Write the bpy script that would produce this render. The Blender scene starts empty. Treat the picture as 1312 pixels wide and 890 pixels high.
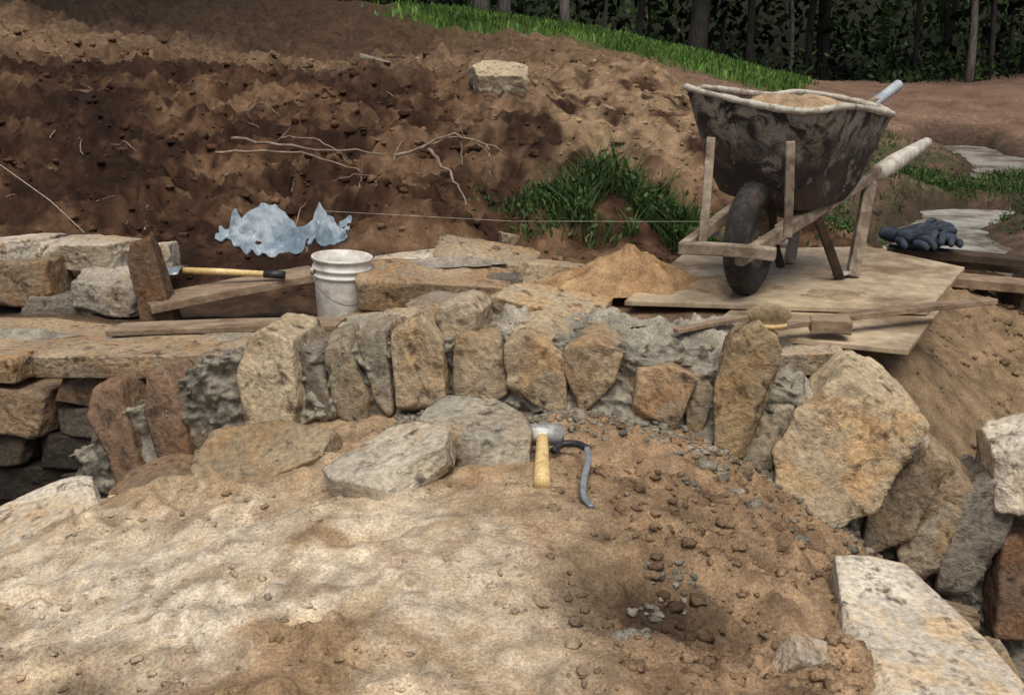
import bpy, bmesh, math, random
import numpy as np
from mathutils import Vector, Matrix, Euler
random.seed(5); rng=np.random.default_rng(5)
sc=bpy.context.scene
COL=bpy.context.collection
R=math.radians

# ------------------------------------------------------------------ noise
def _h(i,j,k,s):
    n=(i*374761393+j*668265263+k*2147483647%4294967291+k*1274126177+s*974634777)&0xFFFFFFFF
    n=((n^(n>>13))*1274126177)&0xFFFFFFFF
    n=(n^(n>>16))&0xFFFFFF
    return n/16777215.0
def vn(x,y,z,s=0):
    xi=np.floor(x).astype(np.int64);yi=np.floor(y).astype(np.int64)
    fx=x-xi;fy=y-yi
    fx=fx*fx*(3-2*fx);fy=fy*fy*(3-2*fy)
    flat=np.ndim(z)==0
    if flat:
        zi=int(math.floor(z));fz=z-zi;fz=fz*fz*(3-2*fz);cs=((0,1-fz),(1,fz))
        if fz==0: cs=((0,1.0),)
    else:
        zi=np.floor(z).astype(np.int64);fz=z-zi;fz=fz*fz*(3-2*fz);cs=((0,1-fz),(1,fz))
    r=0
    for a in (0,1):
        wa=fx if a else 1-fx
        for b in (0,1):
            wb=fy if b else 1-fy
            for c,wc in cs:
                r=r+wa*wb*wc*_h(xi+a,yi+b,zi+c,s)
    return r*2-1
def fbm(x,y,z=0.0,s=0,o=4,g=.5):
    x=np.asarray(x,float);y=np.asarray(y,float)
    flat=np.ndim(z)==0
    if not flat: z=np.zeros_like(x)+z
    r=0;a=1;t=0
    for i in range(o):
        r=r+a*vn(x,y,z,s+i*7);t+=a;a*=g
        x,y=(x*.8-y*.6)*2.03+5.1,(x*.6+y*.8)*2.03+1.7
        if not flat: z=z*2.03+3.3
    return r/t
def sst(a,b,x):
    t=np.clip((x-a)/(b-a),0,1);return t*t*(3-2*t)

# ------------------------------------------------------------------ terrain
CP=np.array([(-3,4.5,.45),(-5,5,.6),(-1.5,4.6,.45),(0,4.8,.5),(1,4.8,.6),(1.5,5.2,.5),
(-1.6,5.6,.66),(-3,5.6,.72),(-5,6.5,1.0),(-1.8,6.5,.95),(-.07,6,.85),(1.0,5.7,.6),
(-3,8,1.25),(-1.5,8,1.2),(-.1,8.5,1.17),(.8,7.5,1.05),(1.15,6.5,.93),(1.2,8,1.2),
(1.5,10,1.38),(-.5,10,1.4),(-3,10,1.5),(-7,9,1.6),(-7,12,2.0),(-3,12.5,1.45),(0,13,1.4),(2,13,1.2),
(-5,20,2.6),(-9,18,3.0),(-1,21,2.3),(-15,18,3.3),(3.6,23,1.7),(6.4,23,1.0),(3,17,1.3),(7.5,22,.8),
(2.2,6.5,.45),(2.5,8.5,.5),(3,12,.7),(4.5,17,.9),(3.6,8.6,.26),(5.9,11.8,.28),(7.1,15.5,.30),(3.0,7.2,.26),
(5,7.5,.36),(7,10,.38),(9,13,.5),(7.7,18,.55),(10,25,.85),(16,30,1.1),(14,18,.9),(12,12,.8),(8,7,.5),
(6,30,1.0),(0,30,1.9),(-10,30,3.0),(0,45,2),(15,45,1.6),(-20,45,4),(30,45,2.5),(-80,120,24),(80,120,22),(0,120,24),(0,70,13),(35,70,12),(-35,70,14),(60,20,2),(-50,20,5),
(1.0,3.5,.72),(.5,3.9,.72),(1.3,3.1,.66),(1.3,4.2,.7),(0,3.5,.68),(-.5,3.5,.58),(-.8,4.2,.46),(-1.5,3.6,.5),(-2.2,3.7,.48),(-2.2,4.3,.48),(0,4.2,.62),
(1.75,3.9,.6),(1.9,3.6,.42),(2.3,3.2,.15),(1.45,2.95,.4),(1.9,2.7,-.1),(2.2,4.5,.6),(2.6,4.0,.35),(3,5,.3),(3.5,3,-.3),(4,6,.28),
(-4,3,.3),(0,-3,.3),(5,-3,-.3),(-5,-3,.2),(-2.4,3.0,.1),(.5,3.0,.70),(0,3.0,.7),(-1,3.0,.5)],float)
CREEK=np.array([(2.9,6.6),(3.2,7.4),(3.8,8.8),(4.7,10.4),(5.9,11.9),(6.8,13.7),(7.3,16.5)],float)
def creekd(x,y):
    d=np.full(x.shape,1e9)
    for a,b in zip(CREEK[:-1],CREEK[1:]):
        e=b-a;t=(((x-a[0])*e[0]+(y-a[1])*e[1])/(e@e)).clip(0,1)
        d=np.minimum(d,np.hypot(x-a[0]-t*e[0],y-a[1]-t*e[1]))
    bar=sst(9.6,10.0,y)*(1-sst(10.9,11.4,y))
    return d+.9*bar+.30*fbm(x*1.1,y*1.1,0,23,3)+.10*fbm(x*5,y*5,0,24,2)
def phi(r2): return .5*r2*np.log(r2+1e-9)
def _tps():
    n=len(CP);P=CP[:,:2]
    d=((P[:,None]-P[None])**2).sum(-1)
    K=phi(d)+np.eye(n)*.02
    A=np.zeros((n+3,n+3));A[:n,:n]=K;A[:n,n]=1;A[:n,n+1:]=P;A[n,:n]=1;A[n+1:,:n]=P.T
    b=np.zeros(n+3);b[:n]=CP[:,2]
    return np.linalg.solve(A,b)
W=_tps()
def tps(x,y):
    out=np.full(x.shape,W[len(CP)])+W[len(CP)+1]*x+W[len(CP)+2]*y
    for i in range(len(CP)):
        out=out+W[i]*phi((x-CP[i,0])**2+(y-CP[i,1])**2)
    return out
tA=[-4,-2.2,-1.75,-1.5,-1.32,-1.05,-.8,-.45,-.1,.1,.3,.5,.7,.85,1.0,1.15,1.3,1.6,3]
zA=[-.4,-.6,-.55,-.35,.05,.32,.46,.53,.59,.60,.59,.55,.47,.40,.29,.17,.03,-.25,-.5]
tB=[-4,-2.0,-1.6,-1.3,-1.0,-.7,-.3,0,.3,.6,.8,.95,1.1,1.3,1.6,3]
zB=[-.2,.1,.24,.36,.46,.53,.59,.61,.60,.54,.46,.36,.24,.08,-.12,-.4]
def ywall(x): return 2.77-.22*x
def mound(x,y):
    t=x-.10*(y-2.77)
    a=(np.interp(t-.06,tA,zA)+np.interp(t,tA,zA)+np.interp(t+.06,tA,zA))/3
    b=(np.interp(t-.08,tB,zB)+np.interp(t,tB,zB)+np.interp(t+.08,tB,zB))/3
    w=sst(2.2,2.75,y+.22*x)
    return a*w+b*(1-w)
def gh(x,y,detail=True):
    x=np.atleast_1d(np.asarray(x,float));y=np.atleast_1d(np.asarray(y,float))
    d=y-ywall(x)
    wm=1-sst(.06,.2,d-.32*(1-sst(-1.7,-1.35,x)))
    z=tps(x,y)*(1-wm)+mound(x,y)*wm
    z=np.clip(z,-.8,30)
    if detail:
        near=wm
        ch=sst(-.1,.5,x)*(1-sst(.9,1.3,x))*.9+.35
        n1=fbm(x*2.2,y*2.2,0,1,4);n2=fbm(x*11,y*11,0,2,4)
        rid=1-np.abs(fbm(x*6+3,y*6,0,9,4))*2
        dep=-.06*np.exp(-(((x-.28)/.17)**2+((y-1.72)/.11)**2))-.07*np.exp(-(((x+.78)/.2)**2+((y-1.44)/.08)**2))
        for fx_,fy_ in ((-.75,2.28),(-.55,2.30),(-.85,2.08),(.45,2.12),(-.3,1.95),(-.62,2.12),(-.35,1.62),(-.95,1.9)):
            q=((x-fx_)/.09)**2+((y-fy_)/.05)**2
            dep=dep-.026*np.exp(-q)+.010*np.exp(-(np.sqrt(q)-1.5)**2*4)
        rough=sst(-.15,.35,fbm(x*3,y*3,0,8,3))
        crumb=np.maximum(0,fbm(x*26,y*26,0,3,2)-.05)*.030*(ch-.1)+fbm(x*32,y*32,0,5,1)*.0035
        lump=np.maximum(0,fbm(x*15,y*15,0,7,2)-.12)*.05*rough
        dm=n1*.035+n2*.022*ch+crumb+dep+.012*ch*rid+fbm(x*4.5,y*4.5,0,6,3)*.014+lump
        bank=sst(4.6,5.6,y)*(1-sst(17,26,y))
        left=1-sst(-1.0,1.2,x-.05*y)*.5
        rr=1-np.abs(fbm(x*3.5,y*3.5,0,19,4,.6))*2.2
        db=n1*.06+bank*left*(fbm(x*1.6,y*1.6,0,12,5,.62)*.30+rid*.03+rr*.04+fbm(x*8,y*8,0,16,4,.6)*.06+np.maximum(0,fbm(x*14,y*14,0,15,3))*.09)
        stri=fbm((x*.8+y*.6)*7,(y*.8-x*.6)*1.1,0,21,3)
        db=db+bank*(1-left)*stri*.12
        rs=sst(1.35,1.7,x)*(1-sst(4.0,4.6,y))
        db=db+rs*(fbm((x*.75+y*.66)*12,(y*.75-x*.66)*1.6,0,31,3)*.055+np.maximum(0,fbm(x*22,y*22,0,33,3))*.05)+(1-bank)*n2*.02
        flat=np.exp(-(((x-1.0)/.75)**4+((y-3.6)/.75)**4))
        wet=sst(2.4,3.2,x)*sst(5.5,6.5,y)*(1-sst(17,20,y))
        db=db*(1-flat)*(1-.6*wet)
        z=z+dm*near+db*(1-near)
        cd=creekd(x,y);m=sst(.12,.85,cd)
        z=z*m+(.03+.06*n1)*(1-m)
    return z
def g1(x,y): return float(gh(x,y)[0])

# ------------------------------------------------------------------ mesh helpers
def mk(name,v,f,mat=None,smooth=True,parent=None,col=None):
    me=bpy.data.meshes.new(name)
    v=np.asarray(v,float)
    if isinstance(f,np.ndarray): 
        k=f.shape[1];nf=len(f)
        me.vertices.add(len(v));me.vertices.foreach_set('co',v.ravel())
        me.loops.add(nf*k);me.loops.foreach_set('vertex_index',f.ravel().astype(np.int32))
        me.polygons.add(nf);me.polygons.foreach_set('loop_start',np.arange(0,nf*k,k,dtype=np.int32))
        me.polygons.foreach_set('loop_total',np.full(nf,k,dtype=np.int32))
        me.update(calc_edges=True)
    else: me.from_pydata(v.tolist(),[],f)
    me.validate()
    if smooth: me.polygons.foreach_set('use_smooth',[True]*len(me.polygons))
    if col is not None:
        a=me.color_attributes.new('Col','FLOAT_COLOR','POINT')
        c=np.ones((len(v),4));c[:,:3]=col
        a.data.foreach_set('color',c.ravel())
    if mat: me.materials.append(mat)
    o=bpy.data.objects.new(name,me);COL.objects.link(o)
    if parent: o.parent=parent
    return o
def empty(name):
    o=bpy.data.objects.new(name,None);COL.objects.link(o);o.empty_display_size=.1;return o

# ------------------------------------------------------------------ materials
def mat_new(name):
    m=bpy.data.materials.new(name);m.use_nodes=True
    nt=m.node_tree;b=nt.nodes['Principled BSDF'];return m,nt,b
def nd(nt,t,**k):
    n=nt.nodes.new(t)
    for a,b in k.items():
        if a in n.inputs: n.inputs[a].default_value=b
        else: setattr(n,a,b)
    return n
def noise(nt,co,scale,det=5,rough=.6,dist=0):
    n=nd(nt,'ShaderNodeTexNoise');n.inputs['Scale'].default_value=scale;n.inputs['Detail'].default_value=min(det,4)
    n.inputs['Roughness'].default_value=rough;n.inputs['Distortion'].default_value=dist
    nt.links.new(co,n.inputs['Vector']);return n.outputs['Fac']
def ramp(nt,fac,stops):
    r=nd(nt,'ShaderNodeValToRGB');e=r.color_ramp.elements
    while len(e)<len(stops): e.new(.5)
    for i,(p,c) in enumerate(stops):
        e[i].position=p;e[i].color=(c,c,c,1) if isinstance(c,(int,float)) else (*c,1)
    nt.links.new(fac,r.inputs[0]);return r.outputs[0]
def mix(nt,fac,a,b,mode='MIX'):
    n=nd(nt,'ShaderNodeMix',data_type='RGBA',blend_type=mode)
    for idx,v in ((0,fac),(6,a),(7,b)):
        if hasattr(v,'links'): nt.links.new(v,n.inputs[idx])
        elif idx==0: n.inputs[0].default_value=v
        else: n.inputs[idx].default_value=(*v,1)
    return n.outputs[2]
def bump(nt,b,hs,strength=.6,dist=.02):
    prev=None
    for h,s,d in hs:
        bn=nd(nt,'ShaderNodeBump');bn.inputs['Strength'].default_value=s;bn.inputs['Distance'].default_value=d
        nt.links.new(h,bn.inputs['Height'])
        if prev: nt.links.new(prev,bn.inputs['Normal'])
        prev=bn.outputs[0]
    nt.links.new(prev,b.inputs['Normal'])
def objco(nt): return nd(nt,'ShaderNodeTexCoord').outputs['Object']

def m_ground():
    m,nt,b=mat_new('earth');co=objco(nt)
    at=nd(nt,'ShaderNodeAttribute',attribute_name='Col')
    f1=ramp(nt,noise(nt,co,14,4,.65),[(.32,.6),(.68,1.3)])
    f2=ramp(nt,noise(nt,co,150,3,.8),[(.3,.5),(.7,1.42)])
    c=mix(nt,1,at.outputs['Color'],f1,'MULTIPLY');c=mix(nt,1,c,f2,'MULTIPLY')
    nt.links.new(c,b.inputs['Base Color']);b.inputs['Roughness'].default_value=.95;b.inputs['Specular IOR Level'].default_value=.15
    bump(nt,b,[(noise(nt,co,85,4,.8),.35,.008),(noise(nt,co,260,1,.5),.6,.003)])
    return m
def m_stone():
    m,nt,b=mat_new('sandstone')
    co=objco(nt);oi=nd(nt,'ShaderNodeObjectInfo')
    off=nd(nt,'ShaderNodeVectorMath',operation='ADD');sc_=nd(nt,'ShaderNodeVectorMath',operation='SCALE')
    nt.links.new(oi.outputs['Random'],sc_.inputs[0]);sc_.inputs['Scale'].default_value=31
    nt.links.new(co,off.inputs[0]);nt.links.new(sc_.outputs[0],off.inputs[1]);co=off.outputs[0]
    n1=noise(nt,co,7,4,.65,.4);n2=noise(nt,co,15,4,.7,.3);n3=noise(nt,co,60,3,.7);n4=noise(nt,co,3.5,2,.5)
    ochre=mix(nt,1,oi.outputs['Color'],(1.04,.83,.60),'MULTIPLY')
    pale=mix(nt,1,oi.outputs['Color'],(1.22,1.24,1.24),'MULTIPLY')
    c=mix(nt,ramp(nt,n1,[(.46,0),(.61,.85)]),mix(nt,1,oi.outputs['Color'],(.92,.91,.90),'MULTIPLY'),ochre)
    c=mix(nt,ramp(nt,n4,[(.47,0),(.62,.85)]),c,pale)
    c=mix(nt,ramp(nt,n2,[(.33,.85),(.45,0)]),c,(.075,.054,.037))
    c=mix(nt,1,c,ramp(nt,n3,[(.3,.55),(.7,1.25)]),'MULTIPLY')
    nt.links.new(c,b.inputs['Base Color']);b.inputs['Roughness'].default_value=.88;b.inputs['Specular IOR Level'].default_value=.25
    bump(nt,b,[(n2,.6,.02),(n3,.7,.008)])
    return m
def m_simple(name,c1,c2,scale=20,rough=.7,metal=0,bs=.3,bd=.005,lo=.4,hi=.6,stretch=None):
    m,nt,b=mat_new(name);co=objco(nt)
    if stretch:
        mp=nd(nt,'ShaderNodeMapping');mp.inputs['Scale'].default_value=stretch;nt.links.new(co,mp.inputs[0]);co=mp.outputs[0]
    n=noise(nt,co,scale,4,.65,.3)
    c=mix(nt,ramp(nt,n,[(lo,0),(hi,1)]),c1,c2)
    c=mix(nt,1,c,ramp(nt,noise(nt,co,scale*5,3,.7),[(.3,.7),(.7,1.2)]),'MULTIPLY')
    nt.links.new(c,b.inputs['Base Color']);b.inputs['Roughness'].default_value=rough;b.inputs['Metallic'].default_value=metal
    bump(nt,b,[(noise(nt,co,scale*2.5,3,.6),bs,bd)])
    return m
def m_attr(name,rough=.7):
    m,nt,b=mat_new(name);at=nd(nt,'ShaderNodeAttribute',attribute_name='Col')
    nt.links.new(at.outputs['Color'],b.inputs['Base Color']);b.inputs['Roughness'].default_value=rough
    b.inputs['Specular IOR Level'].default_value=.2
    return m
MG=m_ground();MS=m_stone()
MMORT=m_simple('mortar',(.13,.117,.09),(.32,.29,.225),11,.95,0,.8,.015)
MPLY=m_simple('plywood_dirty',(.50,.40,.265),(.22,.15,.09),3.5,.85,0,.4,.006,.44,.64)
MPLANK=m_simple('weathered_wood',(.34,.25,.165),(.17,.11,.065),6,.85,0,.5,.005,.4,.65,stretch=(1,2.5,2.5))
MBARK=m_simple('bark',(.045,.037,.03),(.09,.08,.065),6,.95,0,.9,.03,stretch=(3,3,.6))
MBARKP=m_simple('pale_bark',(.24,.21,.18),(.12,.10,.08),6,.95,0,.9,.03,stretch=(3,3,.6))
MDARKW=m_simple('dark_wood',(.08,.05,.03),(.04,.025,.018),8,.85,0,.5,.006)
MHAND=m_simple('ash_handle',(.80,.60,.28),(.68,.48,.20),12,.5,0,.15,.002)
MSTEEL=m_simple('dull_steel',(.60,.60,.57),(.35,.34,.32),25,.5,.2,.3,.002)
MBLACK=m_simple('black_grip',(.02,.02,.02),(.04,.04,.04),20,.5)
MLEAF=m_attr('foliage_leaf');MGRASS=m_attr('grass_blade')

# ------------------------------------------------------------------ ground sheet
ys=np.concatenate([np.linspace(-6,1.0,30,endpoint=False),np.linspace(1.0,3.2,270,endpoint=False),
  np.linspace(3.2,9,250,endpoint=False),np.linspace(9,18,130,endpoint=False),18*(170/18)**(np.linspace(0,1,110))])
core=np.linspace(-.62,.62,510);tl=.62+np.cumsum(np.geomspace(.004,.6,26))
aa=np.concatenate([-tl[::-1],core,tl])
Yg,Ag=np.meshgrid(ys,aa,indexing='ij');Xg=Ag*np.maximum(Yg+.8,1.6)
X=Xg.ravel();Y=Yg.ravel();Z=gh(X,Y)
nr,nc=Yg.shape
idx=np.arange(nr*nc).reshape(nr,nc)
F=np.stack([idx[:-1,:-1],idx[:-1,1:],idx[1:,1:],idx[1:,:-1]],-1).reshape(-1,4)
def L(a,b,t): return a*(1-t[:,None])+b*t[:,None]
C=lambda *a:np.array(a,float)[None]
def grasszone(x,y):
    return sst(17.0,19.2,y+.28*x+fbm(x*.6,y*.6,0,41,3)*2)*(1-sst(27,30,y))*sst(-2.6,-.8,x+fbm(x*.5,y*.5,0,44,2))*(1-sst(.262,.30,x/np.maximum(y,1)+.02*fbm(x,y,0,45,2)))
def groundcol(x,y,z):
    d=y-ywall(x);wm=1-sst(.0,.12,d)
    n=fbm(x*1.7,y*1.7,0,51,4)*.5+.5;n2=fbm(x*5,y*5,0,52,4)*.5+.5;n3=fbm(x*.5,y*.5,0,53,3)*.5+.5
    n4=fbm(x*17,y*17,0,54,3)*.5+.5
    sand=L(C(.34,.23,.13),C(.55,.44,.295),sst(.36,.60,n*.5+n2*.5))
    sand=L(sand,C(.65,.565,.43),sst(.44,.64,n*.5+n4*.3+n2*.2)*(1-sst(-.2,.35,x))*(1-sst(1.95,2.35,y))*.9)
    brown=L(C(.115,.066,.035),C(.32,.205,.115),sst(.3,.7,n2*.6+n4*.4))
    wb=sst(-.1,.25,x+.3*(n2-.5))*sst(.35,.55,n2*.6+n*.4+.05)*.85
    wb=np.maximum(wb,sst(2.0,2.5,y+.22*x)*.7*sst(.35,.6,n*.5+n2*.5))
    wb=np.maximum(wb,sst(.50,.62,n2*.45+n4*.55)*.6)
    sand=L(sand,brown,np.clip(wb,0,1))
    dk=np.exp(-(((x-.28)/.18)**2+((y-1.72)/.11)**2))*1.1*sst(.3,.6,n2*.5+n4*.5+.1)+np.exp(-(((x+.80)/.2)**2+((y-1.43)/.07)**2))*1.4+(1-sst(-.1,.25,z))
    sand=L(sand,C(.045,.03,.018),np.clip(dk,0,1)*.95)  # dark hollows; the shade of the low hole is painted into the colour
    bank=L(C(.026,.013,.008),C(.10,.053,.029),sst(.35,.7,n2*.35+n*.35+n4*.3))
    bank=L(bank,C(.25,.16,.092),sst(.50,.70,n*.5+n2*.5)*.5)
    tanz=sst(-.9,.4,x-.04*y)*sst(5.9,6.6,y)*(1-sst(9.5,11,y))
    bank=L(bank,C(.37,.26,.155),tanz*.65*sst(.3,.6,n2))
    up=sst(8.8,10.5,y);bank=L(bank,L(C(.10,.06,.035),C(.26,.175,.105),n2),up*.85)
    dark=sst(12,14,y)*(1-sst(-2,1.5,x));bank=L(bank,L(C(.015,.010,.007),C(.10,.06,.036),sst(-7,-1.5,x)*(.3+.7*n2)),dark*.95)
    dl=(1-sst(-3.2,-1.4,x+.1*y))*(1-sst(8,10,y));bank=L(bank,C(.03,.016,.010),dl*.5)
    valley=sst(2.0,3.0,x)*sst(5,6.5,y)
    mud=L(C(.11,.065,.045),C(.28,.18,.125),n);gm=sst(.40,.53,n3*.3+n2*.7)*(1-sst(13,15,y))*.75
    mud=L(mud,C(.045,.055,.024),gm);bank=L(bank,mud,valley)
    wetm=(1-sst(.4,1.0,creekd(x,y)));bank=L(bank,C(.045,.033,.022),wetm*.85)
    mid=1-sst(4.3,4.9,y);midc=L(C(.13,.08,.045),C(.31,.225,.135),n2)
    rs=sst(1.35,1.6,x);midc=L(midc,L(C(.14,.09,.05),C(.38,.27,.16),n2*.4+n4*.6),rs)
    lf=1-sst(-1.0,-.4,x);midc=L(midc,C(.045,.03,.02),lf*.85*sst(3.9,4.3,y))
    out=L(bank,midc,mid);out=L(out,sand,wm)
    gz=grasszone(x,y);out=L(out,C(.05,.09,.02),gz)
    return L(out,C(.018,.02,.010),sst(27,31,y))
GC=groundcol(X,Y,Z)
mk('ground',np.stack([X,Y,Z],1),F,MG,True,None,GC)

# ------------------------------------------------------------------ stones
def cubegrid(n):
    d={};V=[];Fc=[]
    def vid(p):
        k=tuple(round(q,5) for q in p)
        if k not in d: d[k]=len(V);V.append(list(p))
        return d[k]
    lin=np.linspace(-1,1,n+1).tolist()
    for ax in range(3):
        for s in (-1,1):
            for i in range(n):
                for j in range(n):
                    q=[]
                    for a,b in ((0,0),(1,0),(1,1),(0,1)):
                        p=[0,0,0];p[ax]=s;p[(ax+1)%3]=lin[i+a];p[(ax+2)%3]=lin[j+b];q.append(vid(p))
                    if s<0:q=q[::-1]
                    Fc.append(q)
    return np.array(V,float),np.array(Fc)
G={n:cubegrid(n) for n in (3,18,28,40)}
def polyt(half,planes,res,seed,chips,rough,k=90):
    r=np.random.default_rng(seed)
    V,Fc=G[res]
    p=V*np.array(half)
    def radial(pl):
        q=[p@n/d for n,d in pl];mx=np.maximum.reduce(q)
        s=0
        for a in q: s=s+np.maximum(0,a/mx)**k
        return p/(mx*s**(1/k))[:,None]
    v=radial(planes)
    pl=list(planes)
    for _ in range(chips):
        n=r.normal(size=3)/np.array(half)**.4;n/=np.linalg.norm(n)
        pl.append((n,(v@n).max()*r.uniform(.78,.95)))
    v=radial(pl)
    m=min(half)
    o=seed*3.7
    dirn=v/np.linalg.norm(v,axis=1)[:,None]
    f=1.1/max(m,.02)
    nn=fbm(v[:,0]*f*.6+o,v[:,1]*f*.6,v[:,2]*f*.6,seed%50,3)
    n2=fbm(v[:,0]*f*2.2+o,v[:,1]*f*2.2,v[:,2]*f*2.2,seed%50+3,4,.6)
    n3=np.abs(fbm(v[:,0]*f*1.0+o,v[:,1]*f*1.0+4,v[:,2]*f*1.0,seed%50+9,2))
    n3=np.floor(n3*9)/9
    return v+dirn*((nn*.09+n2*.10-n3*.13)*m*rough)[:,None],Fc
SEED=[100]
TAN=(.42,.33,.215);GT=(.34,.29,.21);RUST=(.20,.13,.085);PALE=(.58,.52,.41);DG=(.19,.165,.13);BR=(.29,.215,.14)
def rock(name,loc,dims,rot=(0,0,0),col=TAN,chips=8,res=18,rough=1,parent=None):
    SEED[0]+=1;r=np.random.default_rng(SEED[0])
    h=np.array(dims)/2;pl=[]
    for ax in range(3):
        for s in (-1,1):
            n=r.normal(size=3)*.14/ (h/h.max())**.5*.6;n[ax]=s
            n/=np.linalg.norm(n);pl.append((n,h[ax]*r.uniform(.92,1.0)))
    v,f=polyt(h,pl,res,SEED[0],chips,rough)
    o=mk(name,v,f,MS,True,parent)
    o.location=loc;o.rotation_euler=tuple(R(a) for a in rot);o.color=(*col,1)
    return o
WX=Vector((1,-.22,0)).normalized();WY=Vector((.22,1,0)).normalized()
def polyplanes(P,r,lean=(-.08,.14)):
    pl=[];n=len(P)
    for i in range(n):
        a=P[i];b=P[(i+1)%n];e=b-a;nn=np.array([e[1],-e[0]]);Ln=np.linalg.norm(nn)
        if Ln<1e-4: continue
        nn/=Ln;pl.append((nn,max(nn@a,.008),r.uniform(*lean)))
    return pl
def ccw(P):
    ar=0.5*np.sum(P[:,0]*np.roll(P[:,1],-1)-np.roll(P[:,0],-1)*P[:,1])
    return P if ar>0 else P[::-1]
def vous(poly,col,depth=.28,off=0,parent=None,name='voussoir',res=28,chips=7,rough=1,sc_=.98):
    SEED[0]+=1;r=np.random.default_rng(SEED[0])
    P=np.array(poly,float)/100;P[:,0]*=1.024
    c=P.mean(0);P=ccw((P-c)*sc_)
    pl=[]
    for nn,d,ny in polyplanes(P,r):
        q=np.array([nn[0],ny,nn[1]]);q/=np.linalg.norm(q);pl.append((q,d))
    hd=depth/2
    q=np.array([r.uniform(-.2,.2),-1,r.uniform(-.02,.28)]);q/=np.linalg.norm(q);pl.append((q,hd))
    pl.append((np.array([0,1.,0]),hd))
    half=(np.abs(P[:,0]).max(),hd,np.abs(P[:,1]).max())
    v,f=polyt(half,pl,res,SEED[0],chips,rough)
    M=Matrix((WX,WY,Vector((0,0,1)))).transposed().to_4x4()
    o=mk(name,v,f,MS,True,parent)
    cx=c[0]/1.024
    pos=Vector((cx,ywall(cx),c[1]-.02))+WY*(hd+off)
    M.translation=pos;o.matrix_world=M;o.color=(*col,1)
    return o
def hslab(name,poly,ztop,th,col,rot=(0,0),parent=None,res=28,chips=6,rough=.9):
    SEED[0]+=1;r=np.random.default_rng(SEED[0])
    P=np.array(poly,float);c=P.mean(0);P=ccw(P-c);pl=[]
    for nn,d,nz in polyplanes(P,r,(-.25,.15)):
        q=np.array([nn[0],nn[1],nz]);q/=np.linalg.norm(q);pl.append((q,d))
    h=th/2;q=np.array([r.uniform(-.04,.04),r.uniform(-.06,.02),1]);pl.append((q/np.linalg.norm(q),h));pl.append((np.array([0,0,-1.]),h))
    v,f=polyt((np.abs(P[:,0]).max(),np.abs(P[:,1]).max(),h),pl,res,SEED[0],chips,rough)
    o=mk(name,v,f,MS,True,parent);o.location=(c[0],c[1],ztop-h);o.rotation_euler=(R(rot[0]),R(rot[1]),0);o.color=(*col,1);return o
ARCH=empty('stone_arch')
VS=[([(-145,41),(-138,42),(-129,25),(-132,20),(-145,32)],DG,.25,.06),
([(-141,56),(-131,59),(-121,27),(-127,20),(-140,44)],RUST,.26,.0),
([(-123,59),(-115,65),(-107,58),(-102,33),(-110,27),(-119,44)],RUST,.28,.0),
([(-109,61),(-103,61),(-95,41),(-99,36),(-105,44)],DG,.26,.04),
([(-84,77),(-77,82),(-67,79),(-65,54),(-66,49),(-80,46),(-84,64)],(.44,.36,.24),.30,-.03),
([(-69,74),(-61,76),(-54,54),(-61,47),(-67,58)],DG,.22,.02),
([(-60,79),(-52,81),(-42,57),(-44,51),(-54,55)],(.28,.235,.165),.26,.0),
([(-49,81),(-38,84),(-35,59),(-40,55),(-44,65)],(.31,.27,.205),.28,.01),
([(-37.5,83),(-27,89),(-21,83),(-20,63),(-26,57),(-35,57)],TAN,.30,-.02),
([(-25,89),(-15,93),(-11,88),(-12,80),(-19,76)],(.40,.32,.22),.22,.04),
([(-19,81),(-13,83),(-4,81),(-1,65),(-6,61),(-18,61)],(.33,.255,.165),.28,.0),
([(-2,83),(5,86),(14.5,82),(15,63),(8,60),(-1,64)],TAN,.30,-.01),
([(16,82),(23,84),(32,79),(30,71),(20,59),(17,66)],(.39,.295,.185),.30,.0),
([(33,76),(44,78),(52,74),(46,57),(39,57),(32,65)],(.36,.265,.17),.30,-.02),
([(48,72),(54,74),(57,70),(53,56),(49,56)],GT,.22,.01),
([(58,82),(63,92),(70,93),(73,87),(72,77),(65,54),(57,56),(56,72)],(.34,.26,.155),.2,-.04),
([(71,68),(79,71),(78,62),(71,44),(65,46),(66,56)],GT,.25,.0),
([(81,72),(91,80),(108,71),(113,66),(100,39),(91,36),(77,46),(75,56)],(.51,.41,.27),.34,-.04),
([(101,44),(113,58),(117,52),(111,35),(100,27)],(.24,.19,.13),.28,-.01),
([(108,29),(121,44),(127,41),(122,24),(112,18)],GT,.28,-.02),
([(121,44),(131,50),(139,41),(128,14),(120,16)],DG,.28,.0),
([(134,34),(145,36),(150,8),(133,3)],RUST,.28,.0),
([(130,60),(143,64),(149,46),(131,42)],PALE,.22,.01)]
for p,c,d,o in VS: vous(p,c,d,o,ARCH,res=40 if len(p)==8 else 28,rough=.95)
def arock(*a,**k): return rock('crown_stone',*a,parent=ARCH,**k)
arock((.13,3.14,.79),(.34,.26,.12),(3,4,-20),(.50,.40,.26),res=28)
arock((-.30,3.12,.74),(.22,.2,.14),(0,0,10),TAN)
arock((.42,3.04,.73),(.28,.2,.1),(0,5,-20),GT)
arock((-.55,3.1,.65),(.3,.25,.14),(0,-8,0),DG)
arock((1.05,2.78,.58),(.25,.22,.16),(0,20,-10),TAN)
arock((1.22,2.62,.40),(.25,.2,.2),(0,35,-10),BR)
arock((.70,2.95,.67),(.2,.2,.12),(0,10,0),GT)
arock((-1.0,3.12,.46),(.25,.2,.24),(0,-20,0),DG)
tt=[-1.5,-1.3,-1.1,-.95,-.8,-.6,-.4,-.2,0,.2,.45,.6,.8,1.0,1.15,1.3,1.5]
tz=[.28,.45,.58,.67,.70,.715,.755,.79,.795,.79,.75,.74,.69,.57,.45,.30,.05]
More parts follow.
